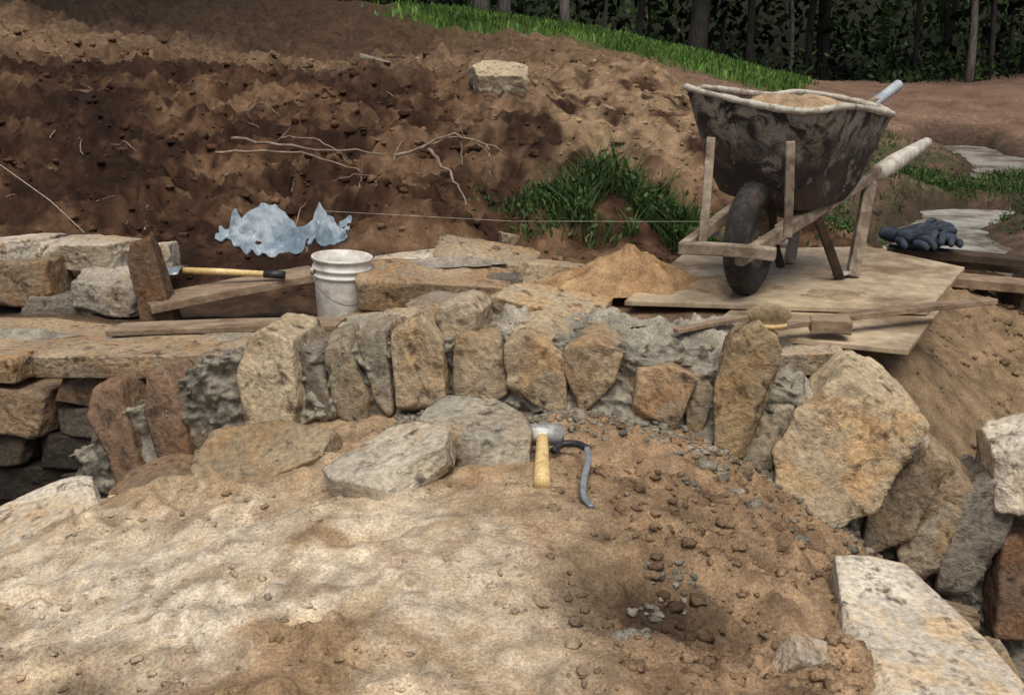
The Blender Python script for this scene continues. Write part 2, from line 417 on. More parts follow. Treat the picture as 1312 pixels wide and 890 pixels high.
us=np.linspace(-1.5,1.5,560);vs=np.linspace(0,1,170)
U,Vv=np.meshgrid(us,vs,indexing='ij')
top=np.interp(U,tt,tz);bot=np.interp(U,tA,zA)-.08
wid=np.interp(U,[-1.5,-1,-.3,0,.5,.9,1.5],[.2,.25,.35,.5,.45,.3,.2])
a=np.clip(Vv/.45,0,1);bb=np.clip((Vv-.45)/.55,0,1)
bulge=.045*np.exp(-((U+.92)/.09)**2)+.030+.010*sst(.2,.5,U)-.035*sst(.9,1.05,U)
zz=bot+(top-bot)*a-(bb**3)*.12;dd=.055-bulge*(1-bb)+.02*a+bb*wid
nz=fbm(U*14,zz*14+dd*14,dd*9,61,4);nz2=np.maximum(0,fbm(U*32,zz*32+dd*20,dd*32,66,3))
dd=dd-(nz*.055+nz2*.05)*(1-bb)-.04*np.exp(-((zz-bot-.08)/.03)**2)*sst(.0,.4,U)*(1-sst(.8,1,U))
zz=zz+(nz*.035+nz2*.045)*(.3+.7*np.clip(bb*8,0,1))
Px=U+WY.x*dd;Py=ywall(U)+WY.y*dd
idm=np.arange(U.size).reshape(U.shape)
Fm=np.stack([idm[:-1,:-1],idm[1:,:-1],idm[1:,1:],idm[:-1,1:]],-1).reshape(-1,4)
mk('mortar_bed',np.stack([Px.ravel(),Py.ravel(),zz.ravel()],1),Fm,MMORT,True,ARCH)

# left spandrel wall
WALL=empty('stone_wall')
def wr(*a,**k): return rock('wall_stone',*a,parent=WALL,**k)
hslab('wall_stone',[(-1.66,3.27),(-1.3,3.22),(-.90,3.20),(-.86,3.42),(-1.2,3.52),(-1.6,3.46)],.62,.08,(.38,.295,.195),(0,-2),WALL)
hslab('wall_stone',[(-2.3,3.5),(-1.75,3.44),(-1.40,3.62),(-1.46,3.85),(-1.9,3.98),(-2.3,3.95)],.57,.09,(.36,.27,.17),(0,0),WALL)
wr((-1.84,3.40,.54),(.26,.26,.09),(0,0,2),TAN)
wr((-1.78,3.40,.40),(.32,.26,.15),(0,0,-3),BR)
wr((-1.52,3.42,.46),(.22,.25,.10),(0,3,0),RUST)
wr((-1.50,3.42,.35),(.26,.25,.12),(0,-5,0),(.10,.085,.065))
wr((-1.28,3.38,.49),(.28,.25,.09),(0,0,3),(.12,.10,.08))
wr((-1.05,3.36,.50),(.22,.25,.10),(0,4,3),BR)
K_=(.04,.033,.026)  # near-black for the lowest wall stones: the hole's shade painted into their colour
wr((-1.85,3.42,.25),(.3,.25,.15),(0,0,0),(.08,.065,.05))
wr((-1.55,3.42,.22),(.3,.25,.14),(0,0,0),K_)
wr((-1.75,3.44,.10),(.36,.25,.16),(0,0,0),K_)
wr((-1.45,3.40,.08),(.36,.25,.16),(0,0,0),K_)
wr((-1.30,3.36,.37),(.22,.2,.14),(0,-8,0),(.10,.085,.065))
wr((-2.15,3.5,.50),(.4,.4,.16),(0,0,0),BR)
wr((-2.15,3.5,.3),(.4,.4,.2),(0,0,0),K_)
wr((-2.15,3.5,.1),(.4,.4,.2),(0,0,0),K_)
wr((-1.2,3.75,.5),(.5,.3,.1),(0,0,8),GT)
BW=empty('rear_stone_course')
def br(*a,**k): return rock('course_stone',*a,parent=BW,**k)
br((-2.22,4.40,.62),(.36,.3,.20),(0,2,5),BR,chips=10)
br((-1.97,4.62,.70),(.42,.32,.15),(0,4,-6),(.48,.41,.31),chips=12,res=28,rough=1.3)
br((-1.78,4.36,.58),(.34,.3,.16),(0,0,-4),(.36,.325,.265),chips=12,res=28,rough=1.3)
br((-2.42,4.85,.69),(.4,.3,.10),(0,0,4),PALE)
br((-1.50,4.05,.68),(.13,.12,.38),(0,-10,12),(.17,.11,.07),res=28,chips=11)
br((-2.0,4.4,.50),(.4,.3,.14),(0,0,0),DG)
br((-1.75,4.75,.66),(.22,.2,.12),(0,0,20),PALE)
br((-.32,4.18,.63),(.66,.36,.17),(0,5,-4),(.36,.27,.175),res=28,rough=1.3)
br((-.50,4.55,.64),(.34,.26,.11),(0,0,5),PALE)
br((-.12,4.45,.70),(.42,.30,.09),(0,2,-3),(.38,.30,.20),rough=1.3)
br((.02,4.2,.64),(.3,.2,.1),(0,8,0),DG)
br((-.12,4.28,.65),(.5,.25,.07),(0,3,0),(.13,.125,.115))
br((.18,4.2,.69),(.27,.24,.11),(0,6,-10),TAN)
br((.05,3.98,.60),(.32,.25,.12),(0,0,12),BR)
br((-.62,4.1,.50),(.28,.3,.12),(0,0,12),GT)
br((-.15,3.7,.65),(.42,.3,.1),(0,3,-8),(.30,.25,.19))
hslab('sandstone_slab',[(-.90,2.48),(-.72,2.40),(-.50,2.48),(-.46,2.60),(-.62,2.68),(-.82,2.66)],.585,.10,(.30,.235,.15),(26,-8),res=40,chips=9)
hslab('flat_stone',[(-1.12,2.52),(-.95,2.46),(-.84,2.56),(-.92,2.68),(-1.08,2.66)],.48,.05,(.24,.17,.11),(8,-14))
hslab('flat_stone',[(-1.50,2.30),(-1.28,2.18),(-1.08,2.40),(-1.14,2.53),(-1.34,2.50)],.45,.08,PALE,(8,-12),res=40)
rock('flat_stone',(-1.36,2.75,.26),(.2,.2,.1),(8,-16,28),(.08,.07,.05))
hslab('sandstone_slab',[(-.48,2.21),(-.30,2.12),(-.15,2.20),(-.14,2.30),(-.24,2.39),(-.30,2.37)],.69,.09,(.50,.45,.35),(5,-17),res=40,chips=8,rough=.6)
hslab('sandstone_block',[(-.25,2.36),(-.10,2.27),(.045,2.27),(.055,2.40),(-.03,2.50),(-.22,2.50)],.715,.14,(.36,.325,.255),(1,5),res=40,chips=8,rough=.6)
rock('flat_stone',(-.07,2.66,.61),(.1,.08,.045),(0,5,0),BR)
rock('flat_stone',(-.03,1.69,.59),(.11,.08,.05),(0,5,10),(.46,.38,.27))
hslab('stone_slab',[(.745,2.10),(.90,2.05),(.98,1.72),(1.01,1.56),(.68,1.48),(.66,1.75)],.475,.085,(.62,.56,.45),(0,6),res=40,chips=5,rough=.55)
rock('flat_stone',(.54,1.62,.51),(.09,.06,.07),(20,35,20),(.42,.36,.28))
rock('flat_stone',(.92,2.96,.70),(.2,.16,.08),(0,0,-15),(.50,.42,.31),res=28)
rock('sandstone_block',(2.27,4.15,g1(2.27,4.15)+.06),(.24,.3,.24),(0,5,10),(.14,.12,.10))
rock('sandstone_block',(-.10,8.5,g1(-.1,8.5)-.02),(.46,.4,.24),(18,5,10),(.46,.38,.26),rough=1.5,res=28,chips=11)
rock('flat_stone',(-1.3,9.8,g1(-1.3,9.8)+.03),(.3,.2,.06),(0,5,10),(.25,.22,.18))
rock('flat_stone',(-.02,5.35,g1(-.02,5.35)+.02),(.10,.09,.06),(0,5,10),(.38,.30,.2))
rock('flat_stone',(-3.3,8.0,g1(-3.3,8.0)+.0),(.36,.24,.2),(0,5,30),(.13,.08,.05))
for x,y,s,c in [(1.15,2.35,.16,BR),(1.3,2.2,.2,DG),(1.12,2.05,.13,GT),(1.35,1.95,.2,DG),(1.5,2.3,.22,BR),(1.15,1.75,.14,TAN),(1.55,2.0,.2,DG),(1.62,2.6,.18,GT),(1.2,2.2,.1,BR)]:
    rock('rubble_stone',(x,y,g1(x,y)+s*.15),(s*1.3,s,s*.7),(random.uniform(-20,20),random.uniform(-10,30),random.uniform(0,90)),c)

def clods(name,x,y,s,cols,sink=.1,flat=(.4,.9)):
    V0,F0=G[3];V0=V0/np.linalg.norm(V0,axis=1)[:,None];n=len(V0);N=len(x)
    z=gh(x,y)
    q=V0[None]*(1+rng.uniform(-.32,.32,(N,n)))[:,:,None]*s[:,None,None]*np.stack([rng.uniform(.7,1.6,N),rng.uniform(.7,1.3,N),rng.uniform(*flat,N)],1)[:,None,:]
    a=rng.uniform(0,6.28,N);ca,sa=np.cos(a)[:,None],np.sin(a)[:,None]
    P=np.stack([q[:,:,0]*ca-q[:,:,1]*sa+x[:,None],q[:,:,0]*sa+q[:,:,1]*ca+y[:,None],q[:,:,2]+(z+s*sink)[:,None]],2).reshape(-1,3)
    Fs=(F0[None]+(np.arange(N)*n)[:,None,None]).reshape(-1,4)
    return mk(name,P,Fs,MG,False,None,np.repeat(cols,n,0))
N=10000
x=rng.uniform(-1.4,1.15,N);y=rng.uniform(1.3,2.95,N)
keep=(rng.uniform(size=N)<(.40+.55*sst(-.1,.4,x)))&(y<ywall(x)-.02)&(fbm(x*5,y*5,0,121,2)>-.15)
x=x[keep];y=y[keep];n=len(x)
s=.002+np.where(x>.05,.013,.008)*rng.uniform(size=n)**4
x=np.append(x,rng.uniform(1.3,2.5,700));y=np.append(y,rng.uniform(2.6,4.3,700));s=np.append(s,.003+.016*rng.uniform(size=700)**4);n=len(x)
gc=groundcol(x,y,gh(x,y))
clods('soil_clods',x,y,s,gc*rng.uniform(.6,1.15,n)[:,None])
n=1700;x=rng.uniform(-.35,1.05,n);y=ywall(x)-np.abs(rng.normal(0,.085,n));s=.002+.012*rng.uniform(size=n)**3
ex=[(.54,2.42,.024),(.58,2.35,.018),(.30,1.83,.014),(.26,1.73,.018),(.33,1.77,.012),(.24,1.60,.018),(.52,2.5,.02),(.62,2.28,.016),(.36,1.86,.012),(.7,2.2,.014),(.45,2.3,.012)]
for a,b,c in ex:
    x=np.append(x,a+rng.normal(0,.018,10));y=np.append(y,b+rng.normal(0,.016,10));s=np.append(s,c*rng.uniform(.25,.8,10))
clods('mortar_crumbs',x,y,s,np.array([(.28,.25,.195)])*rng.uniform(.5,1.15,len(x))[:,None])
N=6500
x=rng.uniform(-6,1.4,N);y=rng.uniform(4.7,12,N);x=x*(y/9+.3);gc=groundcol(x,y,gh(x,y))
s=(.005+.026*rng.uniform(size=N)**4)*(.7+y/14);clods('bank_clods',x,y,s,gc*rng.uniform(.6,1.8,N)[:,None],-.1)

# ------------------------------------------------------------------ generic parts
def tube(name,pts,rad,mat,parent=None,sides=10,smooth=True,flat=1.0):
    pts=[Vector(p) for p in pts];n=len(pts)
    if not hasattr(rad,'__len__'): rad=[rad]*n
    V=[];Fc=[];up=Vector((.13,.2,1)).normalized()
    for i,p in enumerate(pts):
        t=(pts[min(i+1,n-1)]-pts[max(i-1,0)]).normalized()
        s=t.cross(up)
        if s.length<.05: s=t.cross(Vector((1,0,0)))
        s.normalize();u=s.cross(t).normalized()
        for k in range(sides):
            a=2*math.pi*k/sides;V.append(tuple(p+s*math.cos(a)*rad[i]+u*math.sin(a)*rad[i]*flat))
    for i in range(n-1):
        for k in range(sides):
            k2=(k+1)%sides;Fc.append((i*sides+k,i*sides+k2,(i+1)*sides+k2,(i+1)*sides+k))
    Fc.append(tuple(range(sides))[::-1]);Fc.append(tuple(range((n-1)*sides,n*sides)))
    return mk(name,V,Fc,mat,smooth,parent)
def spline(pts,n=40):
    pts=[Vector(p) for p in pts];out=[];m=len(pts)
    for i in range(m-1):
        p0=pts[max(i-1,0)];p1=pts[i];p2=pts[i+1];p3=pts[min(i+2,m-1)]
        for k in range(max(2,n//(m-1))):
            t=k/max(2,n//(m-1))
            out.append(.5*((2*p1)+(-p0+p2)*t+(2*p0-5*p1+4*p2-p3)*t*t+(-p0+3*p1-3*p2+p3)*t**3))
    out.append(pts[-1]);return out
def board(name,p0,p1,w,th,mat,parent=None,up=(0,0,1),warp=.004,seg=16,bev=.003):
    p0=Vector(p0);p1=Vector(p1);t=(p1-p0);Ln=t.length;t.normalize();up=Vector(up)
    s=t.cross(up).normalized();u=s.cross(t).normalized()
    V=[];Fc=[]
    for i in range(seg+1):
        q=p0+t*(Ln*i/seg);wv=math.sin(i/seg*3.1)*warp
        ww=w/2*(1+random.uniform(-.015,.015))
        for a,b in ((-1,-1),(1,-1),(1,1),(-1,1)):
            V.append(tuple(q+s*(a*ww)+u*(b*th/2+wv)))
    for i in range(seg):
        for k in range(4):
            k2=(k+1)%4;Fc.append((i*4+k,i*4+k2,i*4+4+k2,i*4+4+k))
    Fc.append((3,2,1,0));Fc.append((seg*4,seg*4+1,seg*4+2,seg*4+3))
    o=mk(name,V,Fc,mat,False,parent)
    b=o.modifiers.new('b','BEVEL');b.width=bev;b.segments=2;b.limit_method='ANGLE';b.angle_limit=R(40)
    return o
def sheet(name,poly,z,th,mat):
    V=[(x,y,z-th) for x,y in poly]+[(x,y,z) for x,y in poly];n=len(poly)
    Fc=[tuple(range(n))[::-1],tuple(range(n,2*n))]+[(i,(i+1)%n,n+(i+1)%n,n+i) for i in range(n)]
    o=mk(name,V,Fc,mat,False);b=o.modifiers.new('b','BEVEL');b.width=.003;b.segments=2;return o
sheet('plywood_sheet',[(.39,3.36),(1.39,3.23),(1.82,3.93),(1.58,4.38),(.77,4.30)],.780,.018,MPLY)
sheet('plywood_sheet',[(.62,3.08),(.84,2.98),(1.18,2.84),(1.47,3.32),(.9,3.6)],.757,.018,MPLY)
board('wooden_lath',(.80,2.93,.805),(1.60,3.22,.815),.045,.018,MPLANK)
board('wooden_lath',(.50,2.93,.79),(.87,3.12,.80),.03,.015,MPLANK)
board('wood_block',(.92,2.97,.80),(1.04,2.95,.80),.07,.045,MPLANK,bev=.005)
board('wooden_plank',(1.60,4.62,.70),(2.55,4.35,.67),.17,.04,MPLANK)
board('wooden_plank',(1.72,4.50,.742),(2.6,4.10,.72),.12,.035,MDARKW)
board('wooden_plank',(1.9,4.25,.66),(2.7,3.95,.63),.14,.04,MPLANK)
board('wooden_plank',(-1.50,3.62,.605),(-.62,3.50,.660),.13,.022,MPLANK)
board('wooden_plank',(-1.52,4.02,.60),(-.88,4.40,.655),.20,.035,MPLANK)
def pilemesh(name,cx,cy,rx,ry,h,z0,c1,c2,seed,pw=1.15,amp=.028,mat=None):
    n=90;th=np.linspace(0,2*np.pi,n,endpoint=False);rr=np.linspace(0,1,44)
    T,Q=np.meshgrid(th,rr);ex=1+.22*np.sin(T*2+1+seed)+.12*np.sin(T*5+seed)+.06*np.sin(T*11)
    x=cx+Q*rx*ex*np.cos(T);y=cy+Q*ry*ex*np.sin(T);z=z0+h*(1-Q)**pw
    nn_=fbm(x*16,y*16,0,71+seed,4);z=z+(nn_*amp+np.maximum(0,fbm(x*45,y*45,0,75,2))*amp*.6)*(1-Q**4)
    idp=np.arange(n*len(rr)).reshape(len(rr),n);nx=np.roll(idp,-1,1)
    Fc=np.stack([idp[:-1],nx[:-1],nx[1:],idp[1:]],-1).reshape(-1,4)[:,::-1]
    t=(nn_*.7+.5).ravel()[:,None].clip(0,1)
    return mk(name,np.stack([x.ravel(),y.ravel(),z.ravel()],1),Fc,mat or MG,True,None,np.array(c1)[None]*(1-t)+np.array(c2)[None]*t)
pilemesh('sand_pile',.42,3.62,.27,.23,.16,.770,(.28,.165,.08),(.50,.33,.175),0)
pilemesh('spilt_sand',.75,3.62,.28,.16,.012,.777,(.34,.24,.14),(.5,.38,.24),3,.6,.006)
pilemesh('spilt_sand',1.15,3.45,.16,.08,.006,.778,(.30,.22,.14),(.4,.31,.2),4,.6,.004)
M1,M2=(.20,.18,.145),(.42,.38,.30)
for i,(a_,b_,rx,ry,h,z0) in enumerate([(.50,3.03,.28,.15,.055,.735),(.84,2.98,.10,.06,.05,.70),(1.16,2.62,.10,.09,.14,.42),(.82,2.66,.07,.07,.12,.62),
  (-.02,3.02,.13,.09,.045,.785),(-1.35,3.60,.22,.10,.03,.575),(.05,3.75,.25,.12,.04,.655),(.26,3.0,.13,.08,.05,.785),(-.42,3.08,.11,.06,.04,.76),
  (-1.02,3.42,.12,.06,.03,.610),(-.72,3.08,.10,.08,.06,.70),(.62,2.82,.07,.06,.06,.70),(.36,2.93,.10,.05,.035,.76),(-.25,4.3,.20,.07,.03,.715),(-1.9,3.65,.18,.07,.025,.568),(1.02,2.72,.10,.05,.09,.61)]):
    pilemesh('mortar_heap',a_,b_,rx,ry,h,z0,M1,M2,5+i,.7,min(.04,h*.8))

# ------------------------------------------------------------------ tools
HM=empty('club_hammer')
def boxpart(name,loc,dims,rot,mat,parent,bev=.004,seg=3):
    bm=bmesh.new();bmesh.ops.create_cube(bm,size=1);me=bpy.data.meshes.new(name)
    for v in bm.verts: v.co=Vector((v.co.x*dims[0],v.co.y*dims[1],v.co.z*dims[2]))
    bmesh.ops.bevel(bm,geom=bm.edges[:],offset=bev,segments=seg,affect='EDGES')
    bm.to_mesh(me);bm.free();me.materials.append(mat)
    me.polygons.foreach_set('use_smooth',[True]*len(me.polygons))
    o=bpy.data.objects.new(name,me);COL.objects.link(o);o.location=loc;o.rotation_euler=rot;o.parent=parent;return o
hz=g1(.08,2.42)+.03
boxpart('head',(.078,2.40,hz+.022),(.110,.048,.046),(R(8),R(0),R(4)),MSTEEL,HM,.007)
tube('handle',[(.079,2.43,hz+.024),(.077,2.36,hz+.019),(.074,2.27,hz+.010),(.072,2.19,hz+.006),(.070,2.13,hz+.004)],[.014,.0155,.0175,.020,.019],MHAND,HM,16)
JT=empty('brick_jointer')
jz=g1(.16,2.3)+.02
tube('grip',spline([(.105,2.35,jz+.008),(.13,2.385,jz+.012),(.165,2.38,jz+.015),(.19,2.35,jz+.015)],24),.0095,MBLACK,JT)
MBLUE=m_simple('blue_steel',(.24,.29,.34),(.42,.45,.48),20,.4,.4)
tube('blade',spline([(.19,2.355,jz+.015),(.188,2.28,jz+.012),(.170,2.17,jz+.006),(.165,2.10,jz),(.179,2.05,jz-.004)],40),.008,MBLUE,JT,flat=.7)
BRU=empty('scrub_brush')
MBRI=m_simple('bristle',(.66,.54,.34),(.42,.31,.16),60,.8)
bx,by,bz=.715,2.68,.868
bm=bmesh.new();bmesh.ops.create_uvsphere(bm,u_segments=24,v_segments=12,radius=1)
me=bpy.data.meshes.new('block')
for v in bm.verts: v.co=Vector((v.co.x*.052,v.co.y*.035,max(-.7,min(.7,v.co.z))*.014))
bm.to_mesh(me);bm.free();me.materials.append(MHAND);o=bpy.data.objects.new('block',me);COL.objects.link(o);o.location=(bx,by,bz+.01);o.parent=BRU
V=[];Fc=[]
for i in range(3200):
    a=random.uniform(0,6.28);r_=math.sqrt(random.random());x0=.046*r_*math.cos(a);y0=.030*r_*math.sin(a)
    x1=x0*1.32+random.gauss(0,.004);y1=y0*1.32+random.gauss(0,.004);h=.044*(1-.45*r_*r_)+random.gauss(0,.003)
    b=len(V);w=.0012
    V+= [(bx+x0-w,by+y0,bz+.016),(bx+x0+w,by+y0,bz+.016),(bx+x1+w*.6,by+y1,bz+.018+h),(bx+x1-w*.6,by+y1,bz+.018+h)];Fc.append((b,b+1,b+2,b+3))
mk('bristles',V,Fc,MBRI,False,BRU)
SH=empty('shovel')
tube('shaft',[(-1.42,4.22,.705),(-1.25,4.215,.70),(-1.04,4.21,.69)],[.014,.014,.012],MHAND,SH,12)
tube('ferrule',[(-1.07,4.21,.691),(-.98,4.208,.687)],[.016,.018],MBLACK,SH,12)
gv=[];gf=[]
for i in range(9):
    for j in range(9):
        u=i/8;v=j/8-.5;w=.16*(1-.5*max(0,u-.6)/.4)
        gv.append((-1.42-u*.22,4.22+v*w,.705+.02*math.cos(v*3)-.03*u))
for i in range(8):
    for j in range(8): gf.append((i*9+j,i*9+j+1,i*9+10+j,i*9+9+j))
o=mk('blade',gv,gf,MBLUE,True,SH);sm=o.modifiers.new('s','SOLIDIFY');sm.thickness=.003

# ------------------------------------------------------------------ bucket
def lathe(name,prof,mat,parent,seg=48,smooth=True):
    V=[];Fc=[]
    for r_,z_ in prof:
        for k in range(seg):
            a=2*math.pi*k/seg;V.append((r_*math.cos(a),r_*math.sin(a),z_))
    for i in range(len(prof)-1):
        for k in range(seg):
            k2=(k+1)%seg;Fc.append((i*seg+k,i*seg+k2,(i+1)*seg+k2,(i+1)*seg+k))
    return mk(name,V,Fc,mat,smooth,parent)
m,nt,b=mat_new('bucket_plastic');co=objco(nt)
sep=nd(nt,'ShaderNodeSeparateXYZ');nt.links.new(co,sep.inputs[0])
dn=noise(nt,co,9,4,.7,.5)
c=mix(nt,ramp(nt,dn,[(.45,0),(.70,.9)]),(.80,.79,.72),(.38,.32,.23))
lowz=nd(nt,'ShaderNodeMapRange');nt.links.new(sep.outputs['Z'],lowz.inputs['Value']);lowz.inputs['From Min'].default_value=.20;lowz.inputs['From Max'].default_value=0
mm=nd(nt,'ShaderNodeMath',operation='MULTIPLY');nt.links.new(lowz.outputs[0],mm.inputs[0]);nt.links.new(ramp(nt,noise(nt,co,20,4,.7),[(.38,0),(.58,.9)]),mm.inputs[1])
c=mix(nt,mm.outputs[0],c,(.25,.18,.11))
nt.links.new(c,b.inputs['Base Color']);b.inputs['Roughness'].default_value=.5;bump(nt,b,[(dn,.2,.003)])
MBUCK=m
BK=empty('plastic_bucket')
lathe('shell',[(0,.004),(.088,.004),(.092,.0),(.096,.01),(.1165,.26),(.1165,.262),(.124,.263),(.124,.275),(.118,.276),(.1185,.292),(.125,.293),(.125,.305),(.119,.306),(.121,.333),(.128,.335),(.129,.343),(.126,.347),(.120,.345),(.115,.30),(.094,.02),(0,.018)],MBUCK,BK)
MWIRE=m_simple('wire',(.25,.24,.22),(.15,.12,.1),30,.5,.7)
hp=[]
for i in range(25):
    a=math.pi*i/24;s=math.sin(a);hp.append((-.130*math.cos(a),-.135*s,.285-.12*s))
tube('bail_handle',hp,.0028,MWIRE,BK,6)
for s in (-1,1): boxpart('ear',(s*.128,0,.285),(.012,.03,.03),(0,0,0),MBUCK,BK,.003)
BK.location=(-.735,4.14,.440);BK.rotation_euler=(R(2),R(2.5),R(25))

# ------------------------------------------------------------------ wheelbarrow
WB=empty('wheelbarrow')
m,nt,b=mat_new('tray_steel');co=objco(nt)
nA=noise(nt,co,6,4,.7,.8);nB=noise(nt,co,14,4,.75,.5);nC=noise(nt,co,45,3,.7)
c=mix(nt,ramp(nt,nA,[(.45,0),(.58,1)]),(.018,.015,.014),(.065,.042,.031))
c=mix(nt,ramp(nt,nB,[(.56,0),(.63,.8)]),c,(.27,.235,.19))
gz=nd(nt,'ShaderNodeSeparateXYZ');nt.links.new(co,gz.inputs[0])
mr=nd(nt,'ShaderNodeMapRange');nt.links.new(gz.outputs['Z'],mr.inputs['Value']);mr.inputs['From Min'].default_value=1.22;mr.inputs['From Max'].default_value=1.42
m2=nd(nt,'ShaderNodeMath',operation='MULTIPLY');nt.links.new(mr.outputs[0],m2.inputs[0]);nt.links.new(ramp(nt,nB,[(.42,0),(.54,.9)]),m2.inputs[1])
c=mix(nt,m2.outputs[0],c,(.34,.30,.245))
nt.links.new(c,b.inputs['Base Color']);b.inputs['Roughness'].default_value=.8;bump(nt,b,[(nB,.5,.01),(nC,.4,.004)])
MTRAY=m
MCEM=m_simple('cement_crust',(.56,.52,.44),(.28,.23,.17),18,.9,0,.6,.006,.45,.65)
rim=[(.575,3.62,1.475),(1.00,3.24,1.425),(1.445,3.80,1.395),(1.08,4.16,1.455)]
bot=[(.70,3.66,1.13),(.99,3.40,1.07),(1.33,3.80,1.09),(1.06,4.04,1.13)]
def rloop(c4,rad,n=10):
    out=[];c4=[Vector(c) for c in c4]
    for i in range(4):
        p=c4[i];a=(c4[i-1]-p);b_=(c4[(i+1)%4]-p)
        r1=p+a*rad;r2=p+b_*rad
        for k in range(n):
            t=k/(n-1);out.append((1-t)**2*r1+2*t*(1-t)*p+t*t*r2)
        nxt=c4[(i+1)%4];e2=nxt+(p-nxt)*rad
        for k in range(1,9): out.append(r2.lerp(e2,k/9))
    return out
NL=13;loops=[]
for l in range(NL):
    t=l/(NL-1)
    c4=[Vector(rim[i]).lerp(Vector(bot[i]),t) for i in range(4)]
    loops.append(rloop(c4,.17+.08*t+.12*max(0,t-.8)*5))
nL=len(loops[0]);V=[];Fc=[]
for l,lp in enumerate(loops):
    for k,p in enumerate(lp):
        dz=.014*math.sin(k*.28)*(1-l/(NL-1));V.append((p.x,p.y,p.z+dz))
for l in range(NL-1):
    for k in range(nL):
        k2=(k+1)%nL;Fc.append((l*nL+k,(l+1)*nL+k,(l+1)*nL+k2,l*nL+k2))
cb=sum(loops[-1],Vector())/nL;V.append((cb.x,cb.y,cb.z-.02))
for k in range(nL): Fc.append(((NL-1)*nL+k,len(V)-1,(NL-1)*nL+(k+1)%nL))
o=mk('tray',V,Fc,MTRAY,True,WB);s_=o.modifiers.new('s','SOLIDIFY');s_.thickness=.004
rp=[(V[k][0],V[k][1],V[k][2]+.003) for k in range(nL)];rp.append(rp[0]);rp.append(rp[1])
tube('rolled_rim',rp,[.009+.005*abs(math.sin(k*1.7))*abs(math.sin(k*.31)) for k in range(len(rp))],MCEM,WB,8)
lp=rloop([Vector(rim[i]).lerp(Vector(bot[i]),.12) for i in range(4)],.25)
cc=sum(lp,Vector())/nL;V=[];Fc=[];K=12
for j in range(K+1):
    t=j/K
    for k,p in enumerate(lp):
        q=cc.lerp(p,t*.96);V.append((q.x,q.y,1.375+.075*(1-t**2)))
V=np.array(V);V[:,2]+=fbm(V[:,0]*9,V[:,1]*9,0,81,4)*.035
for j in range(K):
    for k in range(nL): k2=(k+1)%nL;Fc.append((j*nL+k,(j+1)*nL+k,(j+1)*nL+k2,j*nL+k2))
mk('sand_load',V,Fc,MG,True,WB,np.repeat(np.array([[.42,.30,.18]]),len(V),0))
MRUB=m_simple('tyre_rubber',(.020,.019,.018),(.085,.064,.046),14,.9,0,.5,.006,.48,.68)
ax=Vector((.86,-.51,0)).normalized()
wc=Vector((.84,3.47,.977))
def lathe_axis(name,prof,mat,seg=56,tread=False):
    e1=ax.cross(Vector((0,0,1))).normalized();e2=Vector((0,0,1))
    V=[];Fc=[]
    for i,(r_,w_) in enumerate(prof):
        for k in range(seg):
            a=2*math.pi*k/seg;rr_=r_+(.005 if (tread and r_>.183 and (k//2+i)%2) else 0)
            p=wc+e1*rr_*math.cos(a)+e2*rr_*math.sin(a)+ax*w_;V.append(tuple(p))
    for i in range(len(prof)-1):
        for k in range(seg):
            k2=(k+1)%seg;Fc.append((i*seg+k,i*seg+k2,(i+1)*seg+k2,(i+1)*seg+k))
    return mk(name,V,Fc,mat,True,WB)
pr=[]
for i in range(25):
    a=2*math.pi*i/24;pr.append((.146+.052*math.cos(a)*(.92 if abs(math.cos(a))>.9 else 1),.047*math.sin(a)))
lathe_axis('tyre',pr,MRUB,96,True)
MRIMM=m_simple('wheel_rim',(.06,.045,.035),(.16,.12,.09),18,.7,.3)
lathe_axis('wheel_rim',[(.108,-.03),(.104,-.034),(.098,-.028),(.09,-.014),(.04,-.010),(.032,-.03),(.0,-.03)],MRIMM)
lathe_axis('wheel_rim',[(.108,.03),(.104,.034),(.098,.028),(.09,.014),(.04,.010),(.032,.03),(.0,.03)],MRIMM)
tube('axle',[wc-ax*.13,wc+ax*.13],.01,MSTEEL,WB)
MFR=m_simple('frame_wood',(.38,.31,.23),(.17,.125,.085),9,.85,0,.5,.005)
h1a,h1b=Vector((.74,3.20,.955)),Vector((1.60,4.10,1.205))
h2a,h2b=Vector((.58,3.34,.965)),Vector((1.60,4.50,1.40))
board('handle_rail',h1a,h1b,.035,.045,MFR,WB,bev=.006)
board('handle_rail',h2a,h2b,.035,.045,MFR,WB,bev=.006)
def lerp(a,b,t): return a+(b-a)*t
MGRIP=m_simple('worn_grip',(.64,.60,.52),(.42,.37,.30),14,.6)
MGRB=m_simple('blue_grip',(.33,.38,.43),(.50,.53,.55),14,.5)
tube('hand_grip',[lerp(h1a,h1b,.80),lerp(h1a,h1b,.93),lerp(h1a,h1b,1.05),lerp(h1a,h1b,1.16),lerp(h1a,h1b,1.18)],[.034,.036,.029,.023,.012],MGRIP,WB,12)
tube('hand_grip',[lerp(h2a,h2b,.88),lerp(h2a,h2b,.97),lerp(h2a,h2b,1.08),lerp(h2a,h2b,1.15),lerp(h2a,h2b,1.165)],[.022,.022,.022,.024,.012],MGRB,WB,12)
board('front_crossbar',(.555,3.26,.985),(.845,3.145,.985),.045,.04,MFR,WB,bev=.005)
board('rear_crossbar',(1.02,3.50,1.050),(.90,3.72,1.050),.05,.03,MFR,WB)
board('rear_crossbar',(1.32,3.82,1.115),(1.20,4.04,1.15),.05,.03,MFR,WB)
board('front_brace',(.65,3.36,.98),(.675,3.44,1.33),.030,.012,MFR,WB,up=(0,-1,0))
board('front_brace',(.925,3.31,1.01),(.90,3.275,1.33),.030,.012,MFR,WB,up=(0,-1,0))
board('wedge_block',(.92,3.40,1.01),(1.15,3.65,1.065),.04,.05,MFR,WB)
board('leg',(1.385,3.875,1.13),(1.30,3.73,.782),.045,.035,MFR,WB,up=(0,-1,0))
